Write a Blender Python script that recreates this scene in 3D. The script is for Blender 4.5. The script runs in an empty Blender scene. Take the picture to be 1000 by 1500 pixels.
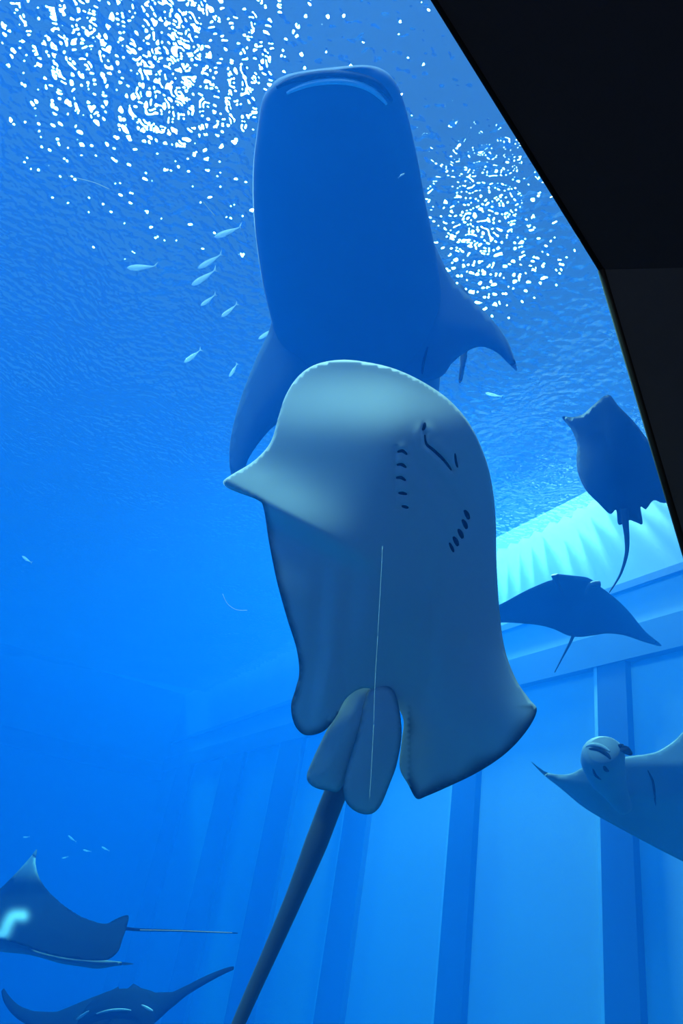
import bpy, bmesh, math, random
import numpy as np
from mathutils import Vector, Matrix
from mathutils.geometry import delaunay_2d_cdt

scene = bpy.context.scene
COL = scene.collection
random.seed(7)
rng = np.random.RandomState(11)

# ------------------------------------------------------------------ camera
FPX = 1000.0                                   # 24 mm on a 36 mm tall frame of 1500 px
CAM = np.array([0.0, 0.0, 1.6])
PITCH = math.radians(29.74)
ROLL = math.asin(0.188)
F = np.array([0.0, math.cos(PITCH), math.sin(PITCH)])
R0 = np.array([1.0, 0.0, 0.0]); U0 = np.array([0.0, -math.sin(PITCH), math.cos(PITCH)])
RT = math.cos(ROLL) * R0 + math.sin(ROLL) * U0
UP = -math.sin(ROLL) * R0 + math.cos(ROLL) * U0
cam_data = bpy.data.cameras.new('camera')
cam_data.sensor_fit = 'VERTICAL'; cam_data.sensor_height = 36.0; cam_data.lens = 24.0
cam_data.clip_start = 0.02; cam_data.clip_end = 300.0
cam = bpy.data.objects.new('camera', cam_data); COL.objects.link(cam)
cam.matrix_world = Matrix(((RT[0], UP[0], -F[0], CAM[0]), (RT[1], UP[1], -F[1], CAM[1]),
                           (RT[2], UP[2], -F[2], CAM[2]), (0, 0, 0, 1)))
scene.camera = cam


def ray(px, py):
    return F + (px - 500.0) / FPX * RT + (750.0 - py) / FPX * UP


def W(px, py, depth):
    """a world point on the pixel's line of sight at that depth along the camera axis"""
    return CAM + depth * ray(px, py)


def Wz(px, py, z):
    d = ray(px, py)
    return CAM + d * ((z - CAM[2]) / d[2])


# ------------------------------------------------------------------ world, sun, floodlights, exposure
SURF_Z = CAM[2] + 5.5                          # the water's surface
world = bpy.data.worlds.new('sky'); scene.world = world; world.use_nodes = True
bg = world.node_tree.nodes['Background']
bg.inputs[0].default_value = (0.36, 0.60, 1.0, 1.0); bg.inputs[1].default_value = 0.45


def refracted(px, py, n=1.33):
    d = ray(px, py); d = d / np.linalg.norm(d)
    h = d[:2] * n
    s = min(0.97, np.linalg.norm(h)); h = h / np.linalg.norm(h) * s
    return np.array([h[0], h[1], math.sqrt(1 - s * s)])


def aim(ob, direction):
    ob.rotation_euler = Vector(direction).to_track_quat('-Z', 'Y').to_euler()


def lamp(name, kind, energy, color, loc, direction, **kw):
    d = bpy.data.lights.new(name, kind); d.energy = energy; d.color = color
    for k, v in kw.items(): setattr(d, k, v)
    o = bpy.data.objects.new(name, d); COL.objects.link(o); o.location = loc; aim(o, direction)
    return o


sun_dir = refracted(235, 55)
lamp('sun', 'SUN', 11.5, (1.0, 0.97, 0.92), (0, 0, 30), -sun_dir, angle=math.radians(7.0))
# the second, warm source above the water that the right-hand glitter and the bright haze show
lamp('tank_floodlight', 'SPOT', 62000.0, (1.0, 0.95, 0.84), (2.0, 10.0, SURF_Z + 5.0), (0, 0, -1), spot_size=math.radians(110), spot_blend=1.0, shadow_soft_size=0.3)
# added unseen area lamp above and behind the viewer, lights the stingray's belly
lamp('stingray_fill_offscreen', 'AREA', 6500.0, (1.0, 0.97, 0.94), (-4.0, -1.6, SURF_Z + 4.0), (0, 0, -1), shape='RECTANGLE', size=7.0, size_y=3.0)

vs = scene.view_settings
vs.view_transform = 'Standard'; vs.look = 'None'; vs.gamma = 1.0; vs.use_curve_mapping = False; vs.exposure = -0.40
cy = scene.cycles
cy.max_bounces = 12; cy.volume_bounces = 2; cy.transparent_max_bounces = 16
cy.caustics_reflective = False; cy.caustics_refractive = False
cy.sample_clamp_indirect = 4.0


# ------------------------------------------------------------------ helpers
def newmat(name):
    m = bpy.data.materials.new(name); m.use_nodes = True
    nt = m.node_tree; nt.nodes.clear()
    out = nt.nodes.new('ShaderNodeOutputMaterial')
    return m, nt, out


def principled(name, color, rough=0.5, spec=0.4, noise=0.0, nscale=6.0, dark=None, rim=None, bump=0.0, bscale=40.0):
    """a procedural surface: colour broken up by noise; 'rim' names a pigment painted by the mesh attribute of that name"""
    m, nt, out = newmat(name)
    b = nt.nodes.new('ShaderNodeBsdfPrincipled'); nt.links.new(b.outputs[0], out.inputs[0])
    b.inputs['Roughness'].default_value = rough
    b.inputs['Specular IOR Level'].default_value = spec
    tc = nt.nodes.new('ShaderNodeTexCoord')
    n = nt.nodes.new('ShaderNodeTexNoise'); n.inputs['Scale'].default_value = nscale; n.inputs['Detail'].default_value = 5
    nt.links.new(tc.outputs['Object'], n.inputs['Vector'])
    mx = nt.nodes.new('ShaderNodeMix'); mx.data_type = 'RGBA'
    rampf = nt.nodes.new('ShaderNodeMapRange'); rampf.inputs[1].default_value = 0.35; rampf.inputs[2].default_value = 0.7
    rampf.inputs[3].default_value = 0.0; rampf.inputs[4].default_value = noise
    nt.links.new(n.outputs[0], rampf.inputs[0]); nt.links.new(rampf.outputs[0], mx.inputs[0])
    mx.inputs[6].default_value = (*color, 1)
    dk = dark if dark else tuple(c * 0.5 for c in color)
    mx.inputs[7].default_value = (*dk, 1)
    last = mx.outputs[2]
    for attr, col in (rim or []):
        a = nt.nodes.new('ShaderNodeAttribute'); a.attribute_name = attr
        m2 = nt.nodes.new('ShaderNodeMix'); m2.data_type = 'RGBA'
        nt.links.new(a.outputs['Fac'], m2.inputs[0]); nt.links.new(last, m2.inputs[6]); m2.inputs[7].default_value = (*col, 1)
        last = m2.outputs[2]
    nt.links.new(last, b.inputs['Base Color'])
    if bump > 0:
        n2 = nt.nodes.new('ShaderNodeTexNoise'); n2.inputs['Scale'].default_value = bscale; n2.inputs['Detail'].default_value = 4
        nt.links.new(tc.outputs['Object'], n2.inputs['Vector'])
        bp = nt.nodes.new('ShaderNodeBump'); bp.inputs['Strength'].default_value = bump; bp.inputs['Distance'].default_value = 0.01
        nt.links.new(n2.outputs[0], bp.inputs['Height']); nt.links.new(bp.outputs[0], b.inputs['Normal'])
    return m


def let_light_through(m, amount):
    """thin, light-scattering matter: part of the light passes to the other side"""
    nt = m.node_tree; out = nt.get_output_node('CYCLES'); src = out.inputs[0].links[0].from_socket
    tl_ = nt.nodes.new('ShaderNodeBsdfTranslucent'); tl_.inputs[0].default_value = (0.85, 0.92, 0.92, 1)
    mx_ = nt.nodes.new('ShaderNodeMixShader'); mx_.inputs[0].default_value = amount
    nt.links.new(src, mx_.inputs[1]); nt.links.new(tl_.outputs[0], mx_.inputs[2]); nt.links.new(mx_.outputs[0], out.inputs[0])


def tag(o, label=None, cat=None, group=None, kind=None):
    if label: o['label'] = label
    if cat: o['category'] = cat
    if group: o['group'] = group
    if kind: o['kind'] = kind
    return o


def mesh_obj(name, verts, faces, mat, parent=None, smooth=True, attrs=None):
    me = bpy.data.meshes.new(name)
    me.from_pydata([tuple(map(float, v)) for v in verts], [], [tuple(map(int, f)) for f in faces])
    me.validate(); me.update()
    if smooth:
        me.polygons.foreach_set('use_smooth', [True] * len(me.polygons))
    for k, arr in (attrs or {}).items():
        a = me.attributes.new(k, 'FLOAT', 'POINT'); a.data.foreach_set('value', np.asarray(arr, dtype=np.float32))
    me.materials.append(mat)
    o = bpy.data.objects.new(name, me); COL.objects.link(o)
    if parent: o.parent = parent
    return o


def recalc(o):
    bm = bmesh.new(); bm.from_mesh(o.data); bmesh.ops.recalc_face_normals(bm, faces=bm.faces); bm.to_mesh(o.data); bm.free()
    return o


class Parts:
    """collects surface patches that grow into one body mesh"""
    def __init__(self): self.v = []; self.f = []; self.a = {}; self.n = 0

    def add(self, verts, faces, **attrs):
        k = len(verts)
        self.v.extend(map(tuple, verts)); self.f.extend([tuple(i + self.n for i in f) for f in faces])
        for key in set(self.a) | set(attrs):
            arr = self.a.setdefault(key, [0.0] * self.n)
            val = attrs.get(key, 0.0)
            arr.extend(list(np.broadcast_to(np.asarray(val, dtype=float), (k,))))
        self.n += k

    def build(self, name, mat, parent=None):
        o = mesh_obj(name, self.v, self.f, mat, parent, attrs=self.a)
        return recalc(o)


def catmull(pts, per=8, closed=False):
    pts = [np.asarray(p, float) for p in pts]; out = []
    n = len(pts); rngi = range(n if closed else n - 1)
    for i in rngi:
        if closed: p0, p1, p2, p3 = pts[i - 1], pts[i], pts[(i + 1) % n], pts[(i + 2) % n]
        else: p0, p1, p2, p3 = pts[max(i - 1, 0)], pts[i], pts[i + 1], pts[min(i + 2, n - 1)]
        for k in range(per):
            t = k / per
            out.append(0.5 * ((2 * p1) + (-p0 + p2) * t + (2 * p0 - 5 * p1 + 4 * p2 - p3) * t * t + (-p0 + 3 * p1 - 3 * p2 + p3) * t ** 3))
    if not closed: out.append(pts[-1])
    return np.array(out)


def seg_dist(P, poly, closed=True):
    """distance of points P (n,2) to a polyline"""
    A = np.asarray(poly); B = np.roll(A, -1, axis=0)
    if not closed: A, B = A[:-1], B[:-1]
    best = np.full(len(P), 1e9)
    for a, b in zip(A, B):
        ab = b - a; L = ab @ ab + 1e-9
        t = np.clip(((P - a) @ ab) / L, 0, 1)
        best = np.minimum(best, np.hypot(*(P - (a + t[:, None] * ab)).T))
    return best


def inside(P, poly):
    poly = np.asarray(poly); x, y = P[:, 0], P[:, 1]; c = np.zeros(len(P), bool); j = len(poly) - 1
    for i in range(len(poly)):
        xi, yi = poly[i]; xj, yj = poly[j]
        with np.errstate(divide='ignore', invalid='ignore'):
            hit = ((yi > y) != (yj > y)) & (x < (xj - xi) * (y - yi) / (yj - yi + 1e-12) + xi)
        c ^= hit; j = i
    return c


def slab(parts, outline, depth, thick, step=5.0, per=6, front=0.35, dense=None, attrs=None, sharp=False, minhalf=0.004):
    """a fleshy body grown inside an outline: depth(x,y) is the mid surface in metres, thick(dist_px,x,y) its thickness.
    Two curved skins, welded along the margin."""
    ol = np.array(outline, float) if sharp else catmull(outline, per, True)
    # drop points that are too close together
    keep = [ol[0]]
    for q in ol[1:]:
        if np.hypot(*(q - keep[-1])) > 1.0: keep.append(q)
    ol = np.array(keep)
    lo, hi = ol.min(0), ol.max(0)
    gx, gy = np.meshgrid(np.arange(lo[0], hi[0], step), np.arange(lo[1], hi[1], step))
    gx = gx + (np.arange(gx.shape[0])[:, None] % 2) * step * 0.5
    G = np.stack([gx.ravel(), gy.ravel()], 1)
    if dense:
        x0, y0, x1, y1, s2 = dense
        m = (G[:, 0] > x0) & (G[:, 0] < x1) & (G[:, 1] > y0) & (G[:, 1] < y1)
        dx, dy = np.meshgrid(np.arange(x0, x1, s2), np.arange(y0, y1, s2))
        G = np.concatenate([G[~m], np.stack([dx.ravel(), dy.ravel()], 1)])
    G = G[inside(G, ol)]
    G = G[seg_dist(G, ol) > step * 0.45]
    pts = [Vector(p) for p in ol] + [Vector(p) for p in G]
    n = len(ol)
    res = delaunay_2d_cdt(pts, [(i, (i + 1) % n) for i in range(n)], [], 1, 1e-4)
    V = np.array([tuple(v) for v in res[0]]); T = [tuple(f) for f in res[2]]
    D = seg_dist(V, ol)
    edge = D < 1e-3
    d0 = depth(V[:, 0], V[:, 1]); th = np.maximum(thick(D, V[:, 0], V[:, 1]), 2 * minhalf)
    th = np.where(edge, 0.0, th)
    df = d0 - th * front; db = d0 + th * (1 - front)
    rays = F[None] + ((V[:, 0] - 500) / FPX)[:, None] * RT[None] + ((750 - V[:, 1]) / FPX)[:, None] * UP[None]
    front_v = CAM + rays * df[:, None]
    # the far skin keeps the same real width, not the same cone
    back_v = CAM + rays * d0[:, None] + (F[None] * (db - d0)[:, None])
    m = len(V); idx_b = np.where(edge, np.arange(m), -1); extra = np.where(~edge)[0]
    idx_b[extra] = m + np.arange(len(extra))
    verts = np.concatenate([front_v, back_v[extra]])
    faces = [t for t in T] + [tuple(int(idx_b[i]) for i in reversed(t)) for t in T]
    at = {}
    for k, fn in (attrs or {}).items():
        a = fn(D, V[:, 0], V[:, 1]); at[k] = np.concatenate([a, a[extra]])
    at['back'] = np.concatenate([np.zeros(m), np.ones(len(extra))])
    parts.add(verts, faces, **at)


def tube(parts, pts, radii, sides=10, flat=1.0, flat_dir=None, **attrs):
    pts = np.array(pts, float); n = len(pts); radii = np.broadcast_to(radii, (n,))
    tang = np.gradient(pts, axis=0); tang /= np.linalg.norm(tang, axis=1)[:, None] + 1e-12
    ref = np.array(flat_dir if flat_dir is not None else F, float)
    V = []; Fc = []
    for i in range(n):
        b = ref - tang[i] * (ref @ tang[i])
        if np.linalg.norm(b) < 1e-4: b = np.cross(tang[i], [0.3, 0.5, 0.8])
        b /= np.linalg.norm(b); a = np.cross(tang[i], b)
        for k in range(sides):
            th = 2 * math.pi * k / sides
            V.append(pts[i] + radii[i] * (math.cos(th) * a + math.sin(th) * b * flat))
    for i in range(n - 1):
        for k in range(sides):
            k2 = (k + 1) % sides
            Fc.append((i * sides + k, i * sides + k2, (i + 1) * sides + k2, (i + 1) * sides + k))
    Fc.append(tuple(range(sides - 1, -1, -1))); Fc.append(tuple((n - 1) * sides + k for k in range(sides)))
    parts.add(V, Fc, **attrs)


def smooth01(t):
    t = np.clip(t, 0, 1); return t * t * (3 - 2 * t)


# ------------------------------------------------------------------ the tank: plan
PN = np.array([0.0, 0.8, 0.6]); PANE_D = 0.8       # the acrylic pane leans over the viewer


def on_pane(px, py, extra=0.0):
    d = ray(px, py); return CAM + d * ((PANE_D + extra) / (d @ PN))


BEAM_H = CAM[2] + 3.2
C0 = Wz(240, 1130, BEAM_H)                          # far corner of the tank, under the beam
E0 = Wz(1000, 950, BEAM_H)                          # the same beam where it leaves the picture
wdir = (E0 - C0); wdir[2] = 0; WLEN = np.linalg.norm(wdir); wdir /= WLEN
wn = np.array([wdir[1], -wdir[0], 0.0])
if wn @ (CAM - C0) < 0: wn = -wn
L0 = Wz(-40, 1062, BEAM_H)
ldir = L0 - C0; ldir[2] = 0; ldir /= np.linalg.norm(ldir)
ln = np.array([ldir[1], -ldir[0], 0.0])
if ln @ (CAM - C0) < 0: ln = -ln
TANK_FLOOR = -4.0
print('corner', C0, 'edge', E0, 'left', L0, 'wall len', WLEN)

# ------------------------------------------------------------------ materials of the setting
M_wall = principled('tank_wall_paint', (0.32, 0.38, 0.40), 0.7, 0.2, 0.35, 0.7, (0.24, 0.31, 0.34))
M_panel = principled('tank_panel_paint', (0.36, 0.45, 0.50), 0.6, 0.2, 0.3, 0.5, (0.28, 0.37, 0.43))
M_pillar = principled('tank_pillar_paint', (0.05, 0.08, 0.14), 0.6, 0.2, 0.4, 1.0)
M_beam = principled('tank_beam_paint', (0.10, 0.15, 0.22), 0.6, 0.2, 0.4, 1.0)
M_edge = principled('pillar_edge_pale', (0.50, 0.60, 0.64), 0.5, 0.2, 0.2, 2.0)
M_sand = principled('tank_floor_sand', (0.20, 0.24, 0.24), 0.9, 0.1, 0.5, 1.5)
M_black = principled('gallery_black', (0.035, 0.035, 0.05), 0.42, 0.35, 0.5, 3.0, (0.02, 0.02, 0.03), bump=0.15, bscale=9)
M_gloss = principled('gallery_gloss_panel', (0.06, 0.06, 0.08), 0.2, 0.8, 0.8, 3.0, (0.03, 0.03, 0.045), bump=0.35, bscale=5)
M_seal = principled('black_rubber_seal', (0.004, 0.004, 0.006), 0.6, 0.2)


def bx(parts, o, a, b, c):
    """a box from corner o with edge vectors a, b, c"""
    o, a, b, c = map(np.asarray, (o, a, b, c))
    V = [o, o + a, o + a + b, o + b, o + c, o + a + c, o + a + b + c, o + b + c]
    parts.add(V, [(0, 3, 2, 1), (4, 5, 6, 7), (0, 1, 5, 4), (1, 2, 6, 5), (2, 3, 7, 6), (3, 0, 4, 7)])


Z = np.array([0, 0, 1.0])


def boxobj(name, mat, o, a, b, c, parent=None):
    p = Parts(); bx(p, o, a, b, c); ob = p.build(name, mat, parent)
    ob.data.polygons.foreach_set('use_smooth', [False] * len(ob.data.polygons)); return ob


def ground(p, z): q = np.array(p, float); q[2] = z; return q


# right tank wall: pale upper wall above a beam, panels between pillars below
wr = boxobj('wall_right', M_wall, ground(C0, BEAM_H) - wdir * 0.4, wdir * (WLEN + 6), Z * (SURF_Z + 0.5 - BEAM_H), -wn * 0.5)
tag(wr, 'pale upper tank wall with dark pillars and panels below its beam', None, None, 'structure')
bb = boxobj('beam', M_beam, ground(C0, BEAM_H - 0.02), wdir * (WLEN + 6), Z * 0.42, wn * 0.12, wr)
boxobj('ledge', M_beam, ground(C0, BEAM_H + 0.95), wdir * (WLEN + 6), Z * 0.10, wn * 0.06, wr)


def wall_s(px, py):
    """distance along the right wall of the pixel's line of sight"""
    d = ray(px, py); t = ((C0 - CAM) @ wn) / (d @ wn); return (CAM + d * t - C0) @ wdir


cuts = [(267, 1150, 20), (338, 1150, 28), (428, 1110, 32), (527, 1200, 34), (688, 1140, 34), (903, 985, 42)]
pil = []
for (px, py, wpx) in cuts:
    s0, s1 = wall_s(px - wpx / 2, py), wall_s(px + wpx / 2, py)
    pil.append((s0, s1))
prev = 0.0
for s0, s1 in pil + [(WLEN + 6, WLEN + 6)]:
    if s0 > prev:
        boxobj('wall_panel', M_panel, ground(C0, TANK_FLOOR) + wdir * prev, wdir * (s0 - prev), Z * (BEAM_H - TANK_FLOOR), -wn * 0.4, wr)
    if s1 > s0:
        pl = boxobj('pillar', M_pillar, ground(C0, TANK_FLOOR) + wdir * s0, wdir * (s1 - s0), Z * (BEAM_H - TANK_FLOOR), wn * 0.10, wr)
        boxobj('pillar_edge', M_edge, ground(C0, TANK_FLOOR) + wdir * (s0 - 0.06), wdir * 0.06, Z * (BEAM_H - TANK_FLOOR), wn * 0.09, pl)  # narrow pale strip down one edge of the pillar
    prev = s1
wf = boxobj('wall_far', M_panel, ground(C0, TANK_FLOOR), ldir * 40, Z * (SURF_Z + 0.5 - TANK_FLOOR), -ln * 0.5)
tag(wf, 'far blue tank wall with one beam', None, None, 'structure')
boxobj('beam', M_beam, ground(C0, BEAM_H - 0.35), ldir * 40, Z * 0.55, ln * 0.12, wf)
fl = boxobj('floor', M_sand, (-45, -8, TANK_FLOOR - 0.3), (70, 0, 0), (0, 50, 0), (0, 0, 0.3)); tag(fl, 'pale sand floor of the tank', None, None, 'structure')

# ------------------------------------------------------------------ gallery: dark ceiling and wall beside the pane, and the room behind the viewer
A_pt = on_pane(880, 395)
A_top = A_pt + (on_pane(635, 0) - A_pt) * 4.0
B_bot = A_pt + (on_pane(1000, 800) - A_pt) * 5.0
RID = np.array([0.93, -0.30, -0.06]) * 5.0          # where the two dark faces fold
back = -PN * 0.0


def prism(name, mat, quad, thick, label):
    q = [np.asarray(v, float) for v in quad]; p = Parts()
    V = q + [v + thick for v in q]
    p.add(V, [(0, 1, 2, 3), (7, 6, 5, 4)] + [(i, i + 4, (i + 1) % 4 + 4, (i + 1) % 4) for i in range(4)])
    o = p.build(name, mat); o.data.polygons.foreach_set('use_smooth', [False] * len(o.data.polygons))
    return tag(o, label, None, None, 'structure')


prism('ceiling', M_black, [A_pt, A_top, A_top + RID, A_pt + RID], np.array([0.5, -0.1, 0.12]), 'dark gallery ceiling beside the viewing pane')
prism('wall_side', M_gloss, [A_pt, A_pt + RID, B_bot + RID, B_bot], np.array([0.5, 0.02, 0.0]), 'glossy dark gallery wall below the ceiling')
GF = boxobj('floor_gallery', M_black, (-8, -5, -0.2), (16, 0, 0), (0, 7.2, 0), (0, 0, 0.2)); tag(GF, 'dark gallery floor', None, None, 'structure')
WB = boxobj('wall_back', M_black, (-8, -5.2, -0.2), (16, 0, 0), (0, 0.2, 0), (0, 0, 8.3)); tag(WB, 'dark gallery back wall', None, None, 'structure')


def pane_y(z): return (PANE_D - 0.6 * (z - CAM[2])) / 0.8


for nm, x0 in (('wall_left', -8.2), ('wall_gallery', 8.0)):
    p = Parts()
    prof = [(-5.2, -0.2), (pane_y(-0.2), -0.2), (pane_y(SURF_Z + 1), SURF_Z + 1), (-5.2, SURF_Z + 1)]
    V = [(x0, y, z) for y, z in prof] + [(x0 + 0.2, y, z) for y, z in prof]
    p.add(V, [(0, 1, 2, 3), (7, 6, 5, 4)] + [(i, i + 4, (i + 1) % 4 + 4, (i + 1) % 4) for i in range(4)])
    o = p.build(nm, M_black); tag(o, 'dark end wall of the gallery', None, None, 'structure')

# the acrylic pane: a thick clear sheet, cut along the ceiling and wall edges
m_pane, nt, out = newmat('clear_acrylic')
t = nt.nodes.new('ShaderNodeBsdfTransparent'); t.inputs[0].default_value = (0.965, 0.985, 0.99, 1); nt.links.new(t.outputs[0], out.inputs[0])
top_l = on_pane(500, 750) * 0; xl = -8.0
prof = [np.array([xl, pane_y(SURF_Z + 0.9), SURF_Z + 0.9]), A_top, A_pt, B_bot, np.array([xl, pane_y(B_bot[2]), B_bot[2]])]
if A_top[2] < SURF_Z + 0.9: pass
p = Parts(); k = len(prof)
V = prof + [v + PN * 0.03 for v in prof]
p.add(V, [tuple(range(k)), tuple(range(2 * k - 1, k - 1, -1))] + [(i, i + k, (i + 1) % k + k, (i + 1) % k) for i in range(k)])
win = p.build('window_1', m_pane); win.data.polygons.foreach_set('use_smooth', [False] * len(win.data.polygons))
tag(win, 'clear acrylic viewing pane leaning over the gallery', None, None, 'structure')
p = Parts(); tube(p, [A_top, A_pt + (A_top - A_pt) * 0.5, A_pt], 0.003, 8)
p.build('seal', M_seal, win)
p = Parts(); tube(p, [A_pt, A_pt + (B_bot - A_pt) * 0.5, B_bot], 0.004, 8)
p.build('seal', M_seal, win)
M_scr = principled('pane_scratch', (0.62, 0.72, 0.78), 0.4, 0.5); let_light_through(M_scr, 0.8)
for sc in ([(100, 258), (118, 262), (140, 268), (160, 277)], [(326, 870), (333, 884), (346, 893), (362, 894)],
           [(298, 296), (305, 305), (315, 316)], [(205, 1362), (260, 1363), (340, 1366)],
           [(560, 800), (557, 860), (553, 930)], [(553, 932), (549, 1000), (547, 1060)], [(547, 1062), (544, 1120), (541, 1170)]):
    p = Parts(); tube(p, catmull([on_pane(x, y, -0.002) for x, y in sc], 6), 0.00028, 5); p.build('scratch', M_scr, win)

# ------------------------------------------------------------------ water: the body of it, and its moving surface
m_wat, nt, out = newmat('tank_water')
vsn = nt.nodes.new('ShaderNodeVolumeScatter'); van = nt.nodes.new('ShaderNodeVolumeAbsorption'); add = nt.nodes.new('ShaderNodeAddShader')
SD = 0.075
vsn.inputs['Color'].default_value = (0.01, 0.245, 1.0, 1); vsn.inputs['Density'].default_value = SD; vsn.inputs['Anisotropy'].default_value = 0.1
AD = 0.24
van.inputs['Color'].default_value = (0.10, 0.76, 0.955, 1); van.inputs['Density'].default_value = AD
nt.links.new(vsn.outputs[0], add.inputs[0]); nt.links.new(van.outputs[0], add.inputs[1]); nt.links.new(add.outputs[0], out.inputs['Volume'])
bm = bmesh.new()
bmesh.ops.create_cube(bm, size=1.0)
for v in bm.verts:
    v.co = Vector((-30 + (v.co.x + 0.5) * 60, -6 + (v.co.y + 0.5) * 46, TANK_FLOOR - 0.1 + (v.co.z + 0.5) * (SURF_Z - TANK_FLOOR + 0.1)))


def clip(bm, co, no):
    g = bm.verts[:] + bm.edges[:] + bm.faces[:]
    r = bmesh.ops.bisect_plane(bm, geom=g, plane_co=Vector(co), plane_no=Vector(no), clear_inner=True)
    ed = [e for e in r['geom_cut'] if isinstance(e, bmesh.types.BMEdge)]
    bmesh.ops.contextual_create(bm, geom=ed)


clip(bm, CAM + PN * (PANE_D + 0.031), PN)
clip(bm, C0 + wn * 0.125, wn)
clip(bm, C0 + ln * 0.125, ln)
bmesh.ops.recalc_face_normals(bm, faces=bm.faces)
me = bpy.data.meshes.new('water'); bm.to_mesh(me); bm.free(); me.materials.append(m_wat)
wat = bpy.data.objects.new('water', me); COL.objects.link(wat)
tag(wat, 'deep blue hazy water filling the tank', 'water', None, 'stuff')

m_srf, nt, out = newmat('water_surface')
tr = nt.nodes.new('ShaderNodeBsdfTransparent'); tr.inputs[0].default_value = (0.90, 0.96, 1.0, 1)
gl = nt.nodes.new('ShaderNodeBsdfGlass'); gl.distribution = 'BECKMANN'; gl.inputs['IOR'].default_value = 1.33; gl.inputs['Roughness'].default_value = 0.05
mx = nt.nodes.new('ShaderNodeMixShader'); mx.inputs[0].default_value = 0.55
nt.links.new(tr.outputs[0], mx.inputs[1]); nt.links.new(gl.outputs[0], mx.inputs[2]); nt.links.new(mx.outputs[0], out.inputs[0])
tc = nt.nodes.new('ShaderNodeTexCoord')
n1 = nt.nodes.new('ShaderNodeTexNoise'); n1.inputs['Scale'].default_value = 11.0; n1.inputs['Detail'].default_value = 0.9
nt.links.new(tc.outputs['Object'], n1.inputs['Vector'])
bp = nt.nodes.new('ShaderNodeBump'); bp.inputs['Strength'].default_value = 1.0; bp.inputs['Distance'].default_value = 0.068
nt.links.new(n1.outputs[0], bp.inputs['Height']); nt.links.new(bp.outputs[0], gl.inputs['Normal'])
xs = np.arange(-22, 12.01, 0.12); ys = np.arange(-3.4, 24, 0.12)
X, Y = np.meshgrid(xs, ys)
H = np.zeros_like(X)
for _ in range(26):
    lam = rng.uniform(0.45, 2.2); ang = rng.normal(0.6, 0.7); ph = rng.uniform(0, 6.28)
    H += 0.0065 * lam ** 1.0 * np.sin(2 * math.pi / lam * (X * math.cos(ang) + Y * math.sin(ang)) + ph)
nx, ny = len(xs), len(ys)
V = np.stack([X.ravel(), Y.ravel(), (SURF_Z + 0.15 + H).ravel()], 1)
jj, ii = np.meshgrid(np.arange(nx - 1), np.arange(ny - 1)); base = (ii * nx + jj).ravel()
Fq = np.stack([base, base + 1, base + nx + 1, base + nx], 1)
cent = V[Fq].mean(1)
okf = ((cent - CAM) @ PN > PANE_D + 0.05) & ((cent - C0) @ wn > 0.09) & ((cent - C0) @ ln > 0.09)
used = np.unique(Fq[okf]); remap = -np.ones(len(V), int); remap[used] = np.arange(len(used))
srf = mesh_obj('water_surface', V[used], remap[Fq[okf]], m_srf)
tag(srf, 'rippled water surface with sun glitter seen from below', 'water surface', None, 'stuff')

# ------------------------------------------------------------------ the large stingray close to the pane
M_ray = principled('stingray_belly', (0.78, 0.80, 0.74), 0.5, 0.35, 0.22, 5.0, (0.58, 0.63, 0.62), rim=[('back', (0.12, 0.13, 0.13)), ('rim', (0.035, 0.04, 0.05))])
M_slit = principled('stingray_slit', (0.02, 0.022, 0.03), 0.7, 0.1)
ray_outline = [(500, 527), (540, 531), (580, 541), (622, 561), (660, 588), (690, 625), (712, 675), (722, 720), (726, 765), (727, 820), (731, 890), (739, 950), (756, 996), (775, 1024), (786, 1041),
               (770, 1072), (740, 1104), (700, 1131), (655, 1153), (625, 1166), (610, 1170), (598, 1150), (585, 1124), (588, 1085), (590, 1052), (570, 1022), (535, 1008), (508, 1022), (492, 1050), (474, 1071),
               (448, 1077), (432, 1063), (426, 1035), (433, 1008), (438, 985), (434, 950), (420, 905), (405, 850), (394, 795), (386, 745), (378, 733), (350, 722), (332, 714), (327, 705), (340, 695), (372, 675), (396, 648), (408, 610), (418, 580), (436, 552), (462, 534)]
T0 = np.array([327.0, 706.0]); T1 = np.array([575.0, 835.0])
mouth_px = catmull([(622, 636), (624, 650), (634, 659), (646, 670), (656, 682), (661, 689)], 6)
gill_l = [((582, 662), (589, 660), (596, 666)), ((581, 681), (588, 680), (595, 685)), ((580, 700), (587, 699), (594, 704)), ((583, 722), (589, 722), (596, 724)), ((588, 741), (593, 742), (598, 744))]
gill_r = [(683, 754), (680, 768), (674, 782), (667, 793), (661, 802)]


def ray_macro(x, y):
    d = 2.42 + 0.00042 * (y - 700)
    ax = 640 - (y - 600) * 0.20                                     # body axis
    left = np.clip((ax - 40 - x) / 260, 0, 2); right = np.clip((x - ax - 10) / 160, 0, 2)
    front = smooth01((880 - y) / 200)
    d += front * 0.34 * left ** 1.35
    d += front * 0.10 * right ** 1.6
    d += smooth01((640 - y) / 110) * 0.10                            # snout margin turns away
    rear = smooth01((y - 840) / 260)
    d = d + rear * (-0.30 * np.clip((x - 610) / 180, 0, 1.2) ** 1.7)     # right rear lobe curls to the viewer
    d = d + rear * 0.06 * np.exp(-((x - 590) / 30.0) ** 2)
    d = d + rear * 0.10 * smooth01((470 - x) / 60)
    return d


MGX = np.arange(280, 841, 4.0); MGY = np.arange(480, 1241, 4.0)
_gx, _gy = np.meshgrid(MGX, MGY); MG = ray_macro(_gx, _gy)
_k = np.exp(-(np.arange(-12, 13) / 5.0) ** 2 / 2); _k /= _k.sum()          # soften the broad form (20 px)
MG = np.apply_along_axis(lambda v: np.convolve(np.pad(v, 12, 'edge'), _k, 'valid'), 0, MG)
MG = np.apply_along_axis(lambda v: np.convolve(np.pad(v, 12, 'edge'), _k, 'valid'), 1, MG)


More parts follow.
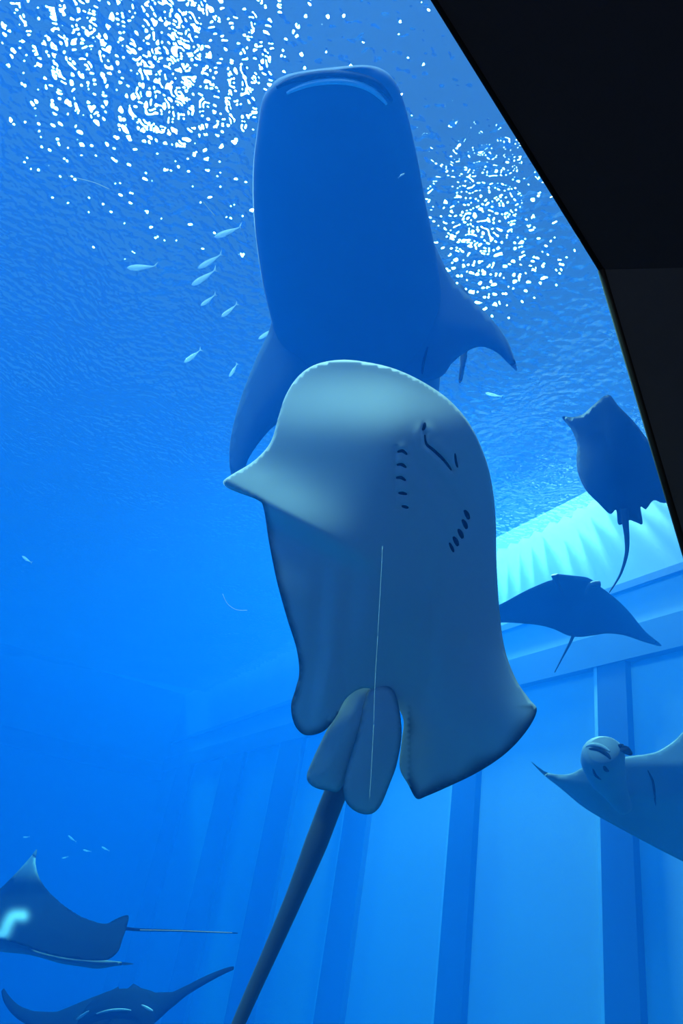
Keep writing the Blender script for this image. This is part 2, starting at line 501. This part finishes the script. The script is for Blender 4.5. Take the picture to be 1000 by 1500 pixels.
OLC = catmull(ray_outline, 6, True)
_P = np.stack([_gx.ravel(), _gy.ravel()], 1)
TG = np.where(inside(_P, OLC), 0.20 * np.clip(seg_dist(_P, OLC) / 170, 0, 1) ** 0.9, 0).reshape(_gx.shape)
_k2 = np.exp(-(np.arange(-24, 25) / 8.0) ** 2 / 2); _k2 /= _k2.sum()
for _ax in (0, 1): TG = np.apply_along_axis(lambda v: np.convolve(np.pad(v, 24, 'edge'), _k2, 'valid'), _ax, TG)


def ray_thick(D, x, y):
    fx = np.clip((x - 280) / 4.0, 0, len(MGX) - 1.001); fy = np.clip((y - 480) / 4.0, 0, len(MGY) - 1.001)
    i0 = fx.astype(int); j0 = fy.astype(int); u = fx - i0; v = fy - j0
    t = (TG[j0, i0] * (1 - u) + TG[j0, i0 + 1] * u) * (1 - v) + (TG[j0 + 1, i0] * (1 - u) + TG[j0 + 1, i0 + 1] * u) * v
    return 0.008 + t * (1 - np.exp(-D / 22.0))


def ray_depth(x, y):
    x = np.asarray(x, float); y = np.asarray(y, float); P = np.stack([x, y], 1)
    fx = np.clip((x - 280) / 4.0, 0, len(MGX) - 1.001); fy = np.clip((y - 480) / 4.0, 0, len(MGY) - 1.001)
    i0 = fx.astype(int); j0 = fy.astype(int); u = fx - i0; v = fy - j0
    d = (MG[j0, i0] * (1 - u) + MG[j0, i0 + 1] * u) * (1 - v) + (MG[j0 + 1, i0] * (1 - u) + MG[j0 + 1, i0 + 1] * u) * v
    te = T1 - T0; L = np.linalg.norm(te); te = te / L; nn = np.array([te[1], -te[0]])   # nn points up
    s = np.clip(((P - T0) @ te) / L, 0, 1); q = (P - T0) @ nn
    d += 0.20 * (1 - s) ** 1.2 * smooth01((-q + 4) / 34)
    d -= 0.05 * (1 - s) * np.exp(-(q / 45) ** 2)
    for cx, amp in ((475, 0.012), (520, 0.010), (640, 0.012)):
        d += amp * np.exp(-((x - cx + (y - 800) * 0.08) / 14) ** 2) * smooth01((y - 780) / 100)
    # relief around the mouth and gills
    dm = seg_dist(P, mouth_px, False)
    near = (x > 540) & (x < 730) & (y > 560) & (y < 860)
    d += np.where(near, 0.007 * np.exp(-(dm / 3.0) ** 2) - 0.003 * np.exp(-((dm - 10) / 7) ** 2), 0)
    for a, b, c in gill_l:
        dg = seg_dist(P, np.array([a, b, c]), False); d += np.where(near, 0.005 * np.exp(-(dg / 2.4) ** 2), 0)
        mid = (np.array(a) + np.array(c)) / 2 + np.array([0, -9]); d -= np.where(near, 0.003 * np.exp(-(((x - mid[0]) / 7) ** 2 + ((y - mid[1]) / 6) ** 2)), 0)
    d += np.where(near, 0.003 * np.exp(-((x - 579) / 3.0) ** 2) * (y > 652) * (y < 748), 0)
    for c in gill_r:
        dg = seg_dist(P, np.array([[c[0] - 3, c[1] - 6], [c[0] + 3, c[1] + 6]]), False); d += np.where(near, 0.005 * np.exp(-(dg / 2.6) ** 2), 0)
    for (a, b, am) in (((600, 665), (628, 700), .0025), ((612, 690), (650, 730), .003), ((640, 700), (672, 740), .0025), ((610, 720), (655, 790), .002)):
        dg = seg_dist(P, np.array([a, b], float), False); d += np.where(near, am * np.exp(-(dg / 9) ** 2), 0)
    for c in ((620, 628), (668, 676)):
        d += np.where(near, 0.007 * np.exp(-(((x - c[0]) / 4) ** 2 + ((y - c[1]) / 7) ** 2)), 0)
    return d


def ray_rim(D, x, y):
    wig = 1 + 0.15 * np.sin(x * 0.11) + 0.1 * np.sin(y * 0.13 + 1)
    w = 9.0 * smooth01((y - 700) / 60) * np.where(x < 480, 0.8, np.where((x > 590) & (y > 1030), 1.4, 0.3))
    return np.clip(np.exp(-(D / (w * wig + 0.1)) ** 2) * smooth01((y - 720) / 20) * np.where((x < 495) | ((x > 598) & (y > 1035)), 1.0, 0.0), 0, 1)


P_ = Parts()
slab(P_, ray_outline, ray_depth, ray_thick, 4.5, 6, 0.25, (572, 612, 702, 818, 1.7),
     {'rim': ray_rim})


def lobe(outline, dep, th):
    slab(P_, outline, dep, lambda D, x, y: 0.008 + th * np.clip(D / 30, 0, 1) ** 0.7, 5, 6, 0.5, None,
         {'rim': lambda D, x, y: 0.8 * np.exp(-(D / 4) ** 2)})


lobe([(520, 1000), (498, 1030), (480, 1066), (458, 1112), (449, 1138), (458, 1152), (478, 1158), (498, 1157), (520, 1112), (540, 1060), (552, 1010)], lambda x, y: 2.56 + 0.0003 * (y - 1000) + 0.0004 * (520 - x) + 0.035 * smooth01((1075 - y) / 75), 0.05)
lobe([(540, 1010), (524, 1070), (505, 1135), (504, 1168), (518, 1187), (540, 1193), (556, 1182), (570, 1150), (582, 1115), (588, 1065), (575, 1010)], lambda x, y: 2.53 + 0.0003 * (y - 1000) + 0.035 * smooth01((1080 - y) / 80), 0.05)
tl = catmull([(530, 1060), (508, 1120), (484, 1180), (463, 1235), (432, 1312), (398, 1390), (362, 1470), (330, 1545)], 6)
wpx = np.interp(tl[:, 1], [1060, 1180, 1235, 1312, 1400, 1500, 1545], [16, 17, 17, 13.5, 11.5, 10, 9])
tdep = np.interp(tl[:, 1], [1060, 1200, 1550], [2.66, 2.68, 2.45])
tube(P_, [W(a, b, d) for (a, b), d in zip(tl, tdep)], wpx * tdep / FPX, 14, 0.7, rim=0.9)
bigray = P_.build('stingray', M_ray)
tag(bigray, 'large pale-bellied stingray gliding close against the viewing pane, long dark tail trailing', 'stingray')


def at_belly(x, y, lift=0.0):
    return W(x, y, float(ray_depth(np.array([x]), np.array([y]))[0]) - lift)


def belly_front(x, y):
    P1 = np.array([[x, y]], float); D = seg_dist(P1, catmull(ray_outline, 6, True))
    return float((ray_depth(P1[:, 0], P1[:, 1]) - 0.25 * ray_thick(D, P1[:, 0], P1[:, 1]))[0])


def groove(name, pts, r, flat=0.5, label=None):
    p = Parts(); q = catmull(pts, 5)
    rad = r * np.sin(np.linspace(0.25, math.pi - 0.25, len(q))) ** 0.7
    tube(p, [W(a, b, belly_front(a, b) + 0.0005) for a, b in q], rad, 8, flat); o = p.build(name, M_slit, bigray)
    if label: o['label'] = label


groove('mouth', [(622, 637), (624, 650), (634, 659), (646, 670), (656, 682), (661, 689)], 0.0085, 0.6)
groove('nostril', [(622, 619), (621, 626), (618, 630)], 0.0075, 0.6)
groove('nostril', [(666, 664), (667, 676), (670, 685)], 0.0055, 0.6)
for a, b, c in gill_l: groove('gill_slit', [a, b, c], 0.0085, 0.6)
for i, c in enumerate(gill_r):
    groove('gill_slit', [(c[0] - 3.5, c[1] - 7), (c[0], c[1]), (c[0] + 3.0, c[1] + 7)], 0.0125 if i < 4 else 0.009, 0.45)

# ------------------------------------------------------------------ the whale shark above
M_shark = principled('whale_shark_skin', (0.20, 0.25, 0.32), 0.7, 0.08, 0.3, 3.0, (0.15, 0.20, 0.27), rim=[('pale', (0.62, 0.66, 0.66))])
M_lip = principled('whale_shark_lip', (0.92, 0.94, 0.90), 0.5, 0.3)
M_gill = principled('whale_shark_gill', (0.03, 0.04, 0.06), 0.7, 0.1)
S = Parts()
# stations: centre px, half width px, depth, flatness
st = [(482, 101, 20, 4.55, .10), (482, 103, 48, 4.55, .20), (482, 110, 72, 4.58, .34), (483, 124, 90, 4.62, .44), (485, 150, 104, 4.70, .52), (489, 200, 115, 4.85, .58), (493, 260, 124, 5.05, .64), (500, 330, 129, 5.28, .70),
      (512, 400, 131, 5.5, .75), (525, 470, 127, 5.75, .8), (535, 540, 116, 6.0, .85), (542, 610, 104, 6.3, .9), (550, 690, 86, 6.7, .95), (556, 770, 68, 7.1, 1), (562, 850, 48, 7.5, 1), (566, 920, 30, 7.9, 1), (568, 970, 16, 8.2, 1)]
stc = catmull(st, 5)
sides = 40; Vs = []; Fs = []
ctr = np.array([W(a[0], a[1], a[3]) for a in stc])
tg = np.gradient(ctr, axis=0); tg /= np.linalg.norm(tg, axis=1)[:, None]
tg[:18] = tg[18]
side = np.cross(tg[30], F); side = side / np.linalg.norm(side)
if side @ RT < 0: side = -side
for i, a in enumerate(stc):
    nrm = np.cross(side, tg[i]); nrm /= np.linalg.norm(nrm)
    if nrm @ F < 0: nrm = -nrm                                # away from the viewer = the shark's back
    sd = np.cross(nrm, tg[i]); sd = sd / np.linalg.norm(sd)
    if sd @ RT < 0: sd = -sd
    hw = a[2] * a[3] / FPX
    for k in range(sides):
        th = 2 * math.pi * k / sides; c, s_ = math.cos(th), math.sin(th)
        e = 0.8
        cx = math.copysign(abs(c) ** e, c); sx = math.copysign(abs(s_) ** e, s_)
        Vs.append(ctr[i] + sd * hw * cx + nrm * hw * a[4] * (sx * (0.62 if sx < 0 else 1.0) + 0.3))
for i in range(len(stc) - 1):
    for k in range(sides):
        k2 = (k + 1) % sides; Fs.append((i * sides + k, i * sides + k2, (i + 1) * sides + k2, (i + 1) * sides + k))
Fs.append(tuple(range(sides))); Fs.append(tuple((len(stc) - 1) * sides + k for k in range(sides - 1, -1, -1)))
S.add(Vs, Fs)
# pectoral fins
fin_th = lambda D, x, y: 0.02 + 0.13 * np.clip(D / 60, 0, 1) ** 0.8
slab(S, [(560, 360), (618, 320), (638, 362), (660, 405), (690, 437), (722, 470), (745, 503), (757, 542), (745, 533), (728, 517), (706, 508), (685, 514), (662, 532), (645, 552), (600, 560), (560, 520)],
     lambda x, y: 5.78 + 0.0010 * (y - 450) + 0.0018 * np.clip(x - 640, 0, 200), fin_th, 8, 6, 0.4)
slab(S, [(480, 390), (400, 410), (399, 450), (394, 484), (375, 525), (352, 585), (338, 640), (336, 680), (343, 705), (354, 700), (364, 672), (382, 645), (404, 622), (440, 600), (490, 560)],
     lambda x, y: 5.78 + 0.0010 * (y - 450) + 0.0014 * np.clip(430 - x, 0, 200), fin_th, 8, 6, 0.4)
# first dorsal fin on the back, pelvic fins and tail fin
bi = 52; nrm = np.cross(side, tg[bi]); nrm /= np.linalg.norm(nrm); nrm = nrm if nrm @ F > 0 else -nrm


def blade(root_a, root_b, tip, th):
    root_a, root_b, tip = map(np.asarray, (root_a, root_b, tip)); c = (root_a + root_b) / 2
    n = np.cross(root_b - root_a, tip - c); n /= np.linalg.norm(n); V = []; Fc = []
    K = 9
    for i in range(K):
        t = i / (K - 1); a = root_a + (tip - root_a) * t; b = root_b + (tip - root_b) * t + (root_a - root_b) * 0.25 * math.sin(math.pi * t)
        m = (a * 0.6 + b * 0.4); w = th * (1 - t) + 0.01
        V += [a, m + n * w, b, m - n * w]
    for i in range(K - 1):
        for k in range(4): Fc.append((i * 4 + k, i * 4 + (k + 1) % 4, i * 4 + 4 + (k + 1) % 4, i * 4 + 4 + k))
    S.add(V, Fc)


ce = ctr[bi]; blade(ce + nrm * 0.4, ce + tg[bi] * 0.6 + nrm * 0.4, ce + tg[bi] * 0.75 + nrm * 1.1, 0.05)
ce = ctr[-1]; blade(ce - tg[-1] * 0.5, ce + tg[-1] * 0.05, ce + tg[-1] * 0.5 + nrm * 1.0, 0.04)
blade(ce - tg[-1] * 0.4, ce + tg[-1] * 0.05, ce + tg[-1] * 0.15 - nrm * 0.55, 0.04)
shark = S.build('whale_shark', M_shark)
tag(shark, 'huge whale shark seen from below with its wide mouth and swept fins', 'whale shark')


def shark_belly(px, py):
    """nearest camera-side point of the shark on that line of sight"""
    deps = bpy.context.evaluated_depsgraph_get()
    d = Vector(ray(px, py)); hit, loc, no, idx = shark.ray_cast(Vector(CAM), d.normalized())
    return np.array(loc) if hit else None


bpy.context.view_layer.update()
def onshark(pts, name, r, mat, lift=0.01, flat=0.6):
    q = [shark_belly(a, b) for a, b in catmull(pts, 6)]; q = [v - F * lift for v in q if v is not None]
    if len(q) > 3:
        p = Parts(); n = len(q); rad = r * (0.35 + 0.65 * np.sin(np.linspace(0.1, math.pi - 0.1, n)))
        tube(p, q, rad, 8, flat); return p.build(name, mat, shark)


lip = onshark([(420, 138), (432, 132), (455, 124), (485, 120), (515, 122), (540, 131), (556, 143), (566, 154)], 'lip', 0.024, M_lip)
if lip: lip['label'] = 'pale lower lip along the wide mouth'
onshark([(405, 128), (425, 118), (455, 111), (485, 109), (515, 111), (545, 119), (562, 132), (574, 148)], 'mouth', 0.030, M_gill, 0.0)
onshark([(626, 508), (622, 522), (619, 536), (618, 548)], 'gill_slit', 0.012, M_gill, 0.005)

# a remora riding behind the shark's fin
M_rem = principled('remora_skin', (0.10, 0.13, 0.17), 0.5, 0.3, 0.3, 20)
p = Parts()
q = catmull([(667, 418), (673, 424), (679, 440), (682, 470), (680, 505), (677, 530), (674, 552)], 6)
rr = np.interp(np.linspace(0, 1, len(q)), [0, .08, .25, .5, .75, .93, 1], [.2, .6, 1, 1, .6, .22, .15]) * 0.055
tube(p, [W(a, b, 6.35) for a, b in q], rr, 12, 0.8)
slab(p, [(674, 535), (682, 520), (684, 522), (680, 540), (677, 556), (672, 562), (672, 548)], lambda x, y: 6.35 + 0 * x, lambda D, x, y: 0.012 + 0 * D, 4, 4, 0.5)
tag(p.build('remora', M_rem), 'slim dark remora swimming behind the whale shark\'s right-hand fin', 'fish')

# ------------------------------------------------------------------ other rays
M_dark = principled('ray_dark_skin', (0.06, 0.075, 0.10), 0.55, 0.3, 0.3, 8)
p = Parts()
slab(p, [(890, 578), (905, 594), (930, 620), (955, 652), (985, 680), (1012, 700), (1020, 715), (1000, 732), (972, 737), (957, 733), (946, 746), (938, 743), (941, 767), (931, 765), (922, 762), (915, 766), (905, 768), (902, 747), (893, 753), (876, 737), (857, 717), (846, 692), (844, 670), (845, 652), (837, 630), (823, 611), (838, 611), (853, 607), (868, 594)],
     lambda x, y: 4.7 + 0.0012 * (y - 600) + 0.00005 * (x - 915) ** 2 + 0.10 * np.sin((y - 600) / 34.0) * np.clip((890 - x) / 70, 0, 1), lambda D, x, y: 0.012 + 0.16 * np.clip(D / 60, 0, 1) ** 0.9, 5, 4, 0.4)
q = catmull([(914, 745), (916, 768), (918, 790), (917, 813), (908, 842), (892, 868)], 6)
tube(p, [W(a, b, 4.85) for a, b in q], np.interp(np.linspace(0, 1, len(q)), [0, .25, 1], [.030, .022, .004]), 10, 0.8)
tag(p.build('stingray', M_dark), 'dark diamond-shaped stingray silhouette with a whip tail beside the gallery wall', 'stingray')

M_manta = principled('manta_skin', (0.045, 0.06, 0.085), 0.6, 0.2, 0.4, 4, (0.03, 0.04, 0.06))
M_mwhite = principled('manta_white', (0.62, 0.66, 0.68), 0.5, 0.3, 0.2, 6)
p = Parts()
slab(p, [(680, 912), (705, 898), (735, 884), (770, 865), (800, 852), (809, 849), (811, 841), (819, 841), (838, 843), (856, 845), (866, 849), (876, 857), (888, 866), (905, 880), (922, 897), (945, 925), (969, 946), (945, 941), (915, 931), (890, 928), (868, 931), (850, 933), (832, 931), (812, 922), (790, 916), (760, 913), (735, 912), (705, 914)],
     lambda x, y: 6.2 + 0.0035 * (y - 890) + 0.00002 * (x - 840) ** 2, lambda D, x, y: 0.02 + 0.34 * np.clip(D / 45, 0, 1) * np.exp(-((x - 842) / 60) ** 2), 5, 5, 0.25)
q = catmull([(840, 930), (833, 945), (824, 962), (812, 985)], 5)
tube(p, [W(a, b, 6.1) for a, b in q], np.linspace(0.016, 0.004, len(q)), 8)
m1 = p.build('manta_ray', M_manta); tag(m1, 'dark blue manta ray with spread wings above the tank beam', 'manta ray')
for pts in ([(812, 842), (814, 848), (818, 860), (823, 870)], [(877, 856), (868, 856), (862, 860), (858, 872)]):
    p = Parts(); q = catmull(pts, 5); tube(p, [W(a, b, 6.0) for a, b in q], np.linspace(0.035, 0.012, len(q)), 8, 1.4); p.build('cephalic_fin', M_manta, m1)

# the manta coming towards the pane
M_mbelly = principled('manta_belly', (0.34, 0.38, 0.42), 0.55, 0.2, 0.3, 5, (0.26, 0.31, 0.36), rim=[('back', (0.06, 0.07, 0.09))])
p = Parts()
md = lambda x, y: 3.7 + 0.0022 * (x - 880) * (x > 880) + 0.0030 * np.clip(y - 1120, 0, 200) * 0.8 + 0.0012 * np.clip(880 - x, 0, 200)
slab(p, [(777, 1115), (790, 1125), (806, 1133), (832, 1134), (850, 1126), (862, 1119), (895, 1112), (927, 1107), (945, 1105), (964, 1100), (986, 1086), (1002, 1070), (1040, 1035), (1090, 1100), (1100, 1200), (1070, 1290), (1030, 1276), (1000, 1262), (957, 1240), (905, 1212), (858, 1185), (821, 1155), (797, 1136)],
     md, lambda D, x, y: 0.015 + 0.30 * np.clip(D / 70, 0, 1), 6, 5, 0.55)
# head: blunt muzzle in front of the disc
hd = [(884, 1098), (882, 1106), (884, 1120), (890, 1138), (900, 1158), (915, 1185)]
hq = catmull(hd, 5); n = len(hq)
hr = np.interp(np.linspace(0, 1, n), [0, .12, .3, .6, 1], [.075, .105, .115, .10, .04])
tube(p, [W(a, b, 3.46 + 0.30 * i / n) for i, (a, b) in enumerate(hq)], hr, 18, 0.8)
m2 = p.build('manta_ray', M_mbelly); tag(m2, 'manta ray with pale front edges swimming towards the pane past a pillar', 'manta ray')
for pts, mt, nm, r in (([(858, 1094), (868, 1091), (882, 1094), (893, 1101)], M_mwhite, 'lip', .012), ([(862, 1097), (876, 1098), (888, 1105), (894, 1112)], M_slit, 'mouth', .012),
                       ([(905, 1092), (914, 1097), (925, 1105)], M_slit, 'cephalic_fin', .022), ([(948, 1128), (955, 1143), (958, 1160), (960, 1180)], M_slit, 'gill_slit', .008), ([(868, 1126), (872, 1135), (880, 1142)], M_slit, 'gill_slit', .008), ([(884, 1122), (887, 1127), (891, 1130)], M_slit, 'eye', .011)):
    pp = Parts(); q = catmull(pts, 5); q3 = []
    bpy.context.view_layer.update()
    for a, b in q:
        hit, loc, no, ix = m2.ray_cast(Vector(CAM), Vector(ray(a, b)).normalized())
        q3.append(np.array(loc) if hit else W(a, b, 3.45))
    tube(pp, q3, r * np.sin(np.linspace(.3, math.pi - .3, len(q))), 8, 0.7); pp.build(nm, mt, m2)

# the manta seen from its back, lower corner
M_mback = principled('manta_back', (0.014, 0.018, 0.024), 0.8, 0.0, 0.35, 5, (0.009, 0.012, 0.018), rim=[('pale', (0.70, 0.74, 0.78))])
p = Parts()
tip = np.array([54.0, 1244.0])
patch = catmull([(-12, 1366), (4, 1368), (12, 1352), (20, 1342), (33, 1341)], 6)


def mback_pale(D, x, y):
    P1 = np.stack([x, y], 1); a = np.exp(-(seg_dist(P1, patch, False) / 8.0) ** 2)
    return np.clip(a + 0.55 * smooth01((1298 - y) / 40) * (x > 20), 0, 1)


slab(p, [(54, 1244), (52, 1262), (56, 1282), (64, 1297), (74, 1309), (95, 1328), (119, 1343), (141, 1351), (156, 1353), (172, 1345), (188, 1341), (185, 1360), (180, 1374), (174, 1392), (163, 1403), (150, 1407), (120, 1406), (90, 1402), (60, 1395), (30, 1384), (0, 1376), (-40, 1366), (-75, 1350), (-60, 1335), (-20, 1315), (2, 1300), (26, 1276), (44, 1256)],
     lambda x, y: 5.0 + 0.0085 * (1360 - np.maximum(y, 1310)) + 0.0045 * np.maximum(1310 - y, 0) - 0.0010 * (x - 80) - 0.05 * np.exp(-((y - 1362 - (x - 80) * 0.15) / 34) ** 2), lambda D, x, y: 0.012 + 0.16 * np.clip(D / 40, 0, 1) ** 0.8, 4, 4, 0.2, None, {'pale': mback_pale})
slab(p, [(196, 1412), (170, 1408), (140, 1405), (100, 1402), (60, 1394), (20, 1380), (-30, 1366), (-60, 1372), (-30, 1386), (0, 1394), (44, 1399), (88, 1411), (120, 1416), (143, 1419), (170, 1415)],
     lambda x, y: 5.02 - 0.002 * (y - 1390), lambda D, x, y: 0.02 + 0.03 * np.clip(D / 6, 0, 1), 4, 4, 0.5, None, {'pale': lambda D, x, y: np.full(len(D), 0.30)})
q = catmull([(182, 1360), (205, 1362), (250, 1363), (300, 1365), (348, 1367)], 5)
tube(p, [W(a, b, 4.95) for a, b in q], np.linspace(0.012, 0.003, len(q)), 8)
m3 = p.build('manta_ray', M_mback); tag(m3, 'manta ray showing its dark back with a white shoulder patch and raised wing tip', 'manta ray')

# the manta head-on at the bottom, mouth open
p = Parts()
for pts, rad in (([(4, 1450), (10, 1464), (24, 1480), (45, 1491), (75, 1500), (110, 1504), (150, 1506)], [.006, .012, .016, .022, .04, .09, .14]),
                 ([(342, 1418), (330, 1422), (304, 1434), (275, 1450), (250, 1466), (222, 1480), (180, 1500)], [.006, .010, .015, .019, .03, .06, .14])):
    q = catmull(pts, 6); r = np.interp(np.linspace(0, len(rad) - 1, len(q)), range(len(rad)), rad)
    tube(p, [W(a, b, 5.3) for a, b in q], r, 12, 3.0)
q = catmull([(120, 1506), (126, 1490), (142, 1477), (168, 1470), (195, 1471), (212, 1480), (216, 1506)], 6)
tube(p, [W(a, b, 5.1) for a, b in q], 0.042, 12, 3.5)
q = catmull([(128, 1525), (168, 1535), (208, 1525)], 6); tube(p, [W(a, b, 5.15) for a, b in q], 0.06, 12, 2.5)
slab(p, [(110, 1500), (130, 1480), (168, 1472), (205, 1478), (222, 1500), (205, 1530), (168, 1540), (130, 1530)], lambda x, y: 5.75 + 0 * x, lambda D, x, y: 0.02 + .3 * np.clip(D / 30, 0, 1), 6, 5, .4)
m4 = p.build('manta_ray', principled('manta_front_skin', (0.014, 0.018, 0.024), 0.8, 0.0, 0.3, 8)); tag(m4, 'manta ray seen head-on with open mouth and upturned thin wings', 'manta ray')
for pts, r in (([(112, 1494), (120, 1488), (130, 1481)], .010), ([(127, 1497), (140, 1487), (158, 1481), (178, 1479), (192, 1480)], .010), ([(196, 1486), (202, 1492), (206, 1502)], .010), ([(207, 1472), (216, 1477), (224, 1481)], .010)):
    pp = Parts(); q = catmull(pts, 5); tube(pp, [W(a, b, 4.99) for a, b in q], r * np.sin(np.linspace(.3, math.pi - .3, len(q))), 6); pp.build('pale_rim', M_mwhite, m4)

# ------------------------------------------------------------------ small fish
M_fish = principled('silver_fish', (0.85, 0.90, 0.88), 0.35, 0.6, 0.3, 30, (0.6, 0.7, 0.72))
M_fdark = principled('fish_fin', (0.55, 0.63, 0.66), 0.5, 0.3)
let_light_through(M_fish, 0.55); let_light_through(M_fdark, 0.6)


def fish_mesh():
    S_ = Parts(); xs_ = np.linspace(0, 1, 14)
    prof = np.interp(xs_, [0, .05, .15, .35, .6, .8, .9, 1], [.01, .05, .085, .11, .085, .04, .022, .02])
    tube(S_, [(0.5 - x, 0, 0.02 * math.sin(x * 3)) for x in xs_], prof, 10, 0.55, flat_dir=(0, 1, 0))
    b = S_.build('fish', M_fish)
    f = Parts()
    V = [(-.46, 0.008, 0), (-.64, 0, .15), (-.56, 0, 0), (-.64, 0, -.15), (-.46, -0.008, 0)]
    f.add(V, [(0, 1, 2), (0, 2, 3), (4, 2, 1), (4, 3, 2), (0, 4, 1), (0, 3, 4)])
    d = Parts(); d.add([(.15, 0.008, .1), (-.25, 0.006, .07), (.02, 0, .17), (.15, -0.008, .1), (-.25, -0.006, .07)], [(0, 1, 2), (3, 2, 4), (0, 2, 3), (1, 4, 2)])
    return b, f.build('tail_fin', M_fdark, b), d.build('dorsal_fin', M_fdark, b)


fish0 = fish_mesh(); first = True


def put_fish(px, py, depth, length_px, ang, label, group, yaw=0.25):
    global first
    if first: parts = fish0; first = False
    else:
        b = fish0[0].copy(); COL.objects.link(b); parts = [b]
        for c in fish0[1:]:
            k2 = c.copy(); COL.objects.link(k2); k2.parent = b; parts.append(k2)
    b = parts[0]; a = math.radians(ang)
    xd = math.cos(a) * RT + math.sin(a) * UP + yaw * F; xd /= np.linalg.norm(xd)
    yd = F - xd * (F @ xd); yd /= np.linalg.norm(yd); zd = np.cross(xd, yd)
    s = length_px * depth / FPX / 1.12; c = W(px, py, depth)
    b.matrix_world = Matrix(((xd[0] * s, yd[0] * s, zd[0] * s, c[0]), (xd[1] * s, yd[1] * s, zd[1] * s, c[1]), (xd[2] * s, yd[2] * s, zd[2] * s, c[2]), (0, 0, 0, 1)))
    tag(b, label, 'fish', group)


for (x, y, l, a, d) in [(332, 340, 46, 195, 6.4), (306, 383, 44, 205, 6.5), (297, 407, 46, 207, 6.4), (304, 440, 30, 212, 6.7), (335, 455, 32, 215, 6.6), (389, 489, 30, 212, 6.9), (281, 522, 34, 213, 6.8), (341, 543, 24, 235, 7.0)]:
    put_fish(x, y, d, l, a, 'small silver fish in the school beside the whale shark', 'small fish schooling beside the whale shark')
put_fish(206, 391, 6.0, 50, 178, 'lone pale fish under the sun glitter, apart from the school', None)
for (x, y, l, a) in [(105, 1228, 16, 150), (127, 1246, 14, 175), (154, 1243, 14, 160), (95, 1256, 12, 200), (38, 1226, 12, 190)]:
    put_fish(x, y, 9.5, l, a, 'tiny fish in the deep water above the dark-backed manta', 'tiny fish above the dark-backed manta')
put_fish(39, 819, 6.5, 20, 150, 'small pale fish alone in open blue water', None)
put_fish(722, 578, 7.0, 26, 165, 'pale fish below the whale shark\'s right-hand fin tip', None)
put_fish(588, 257, 4.4, 14, 40, 'tiny pale fish under the whale shark\'s head', None)
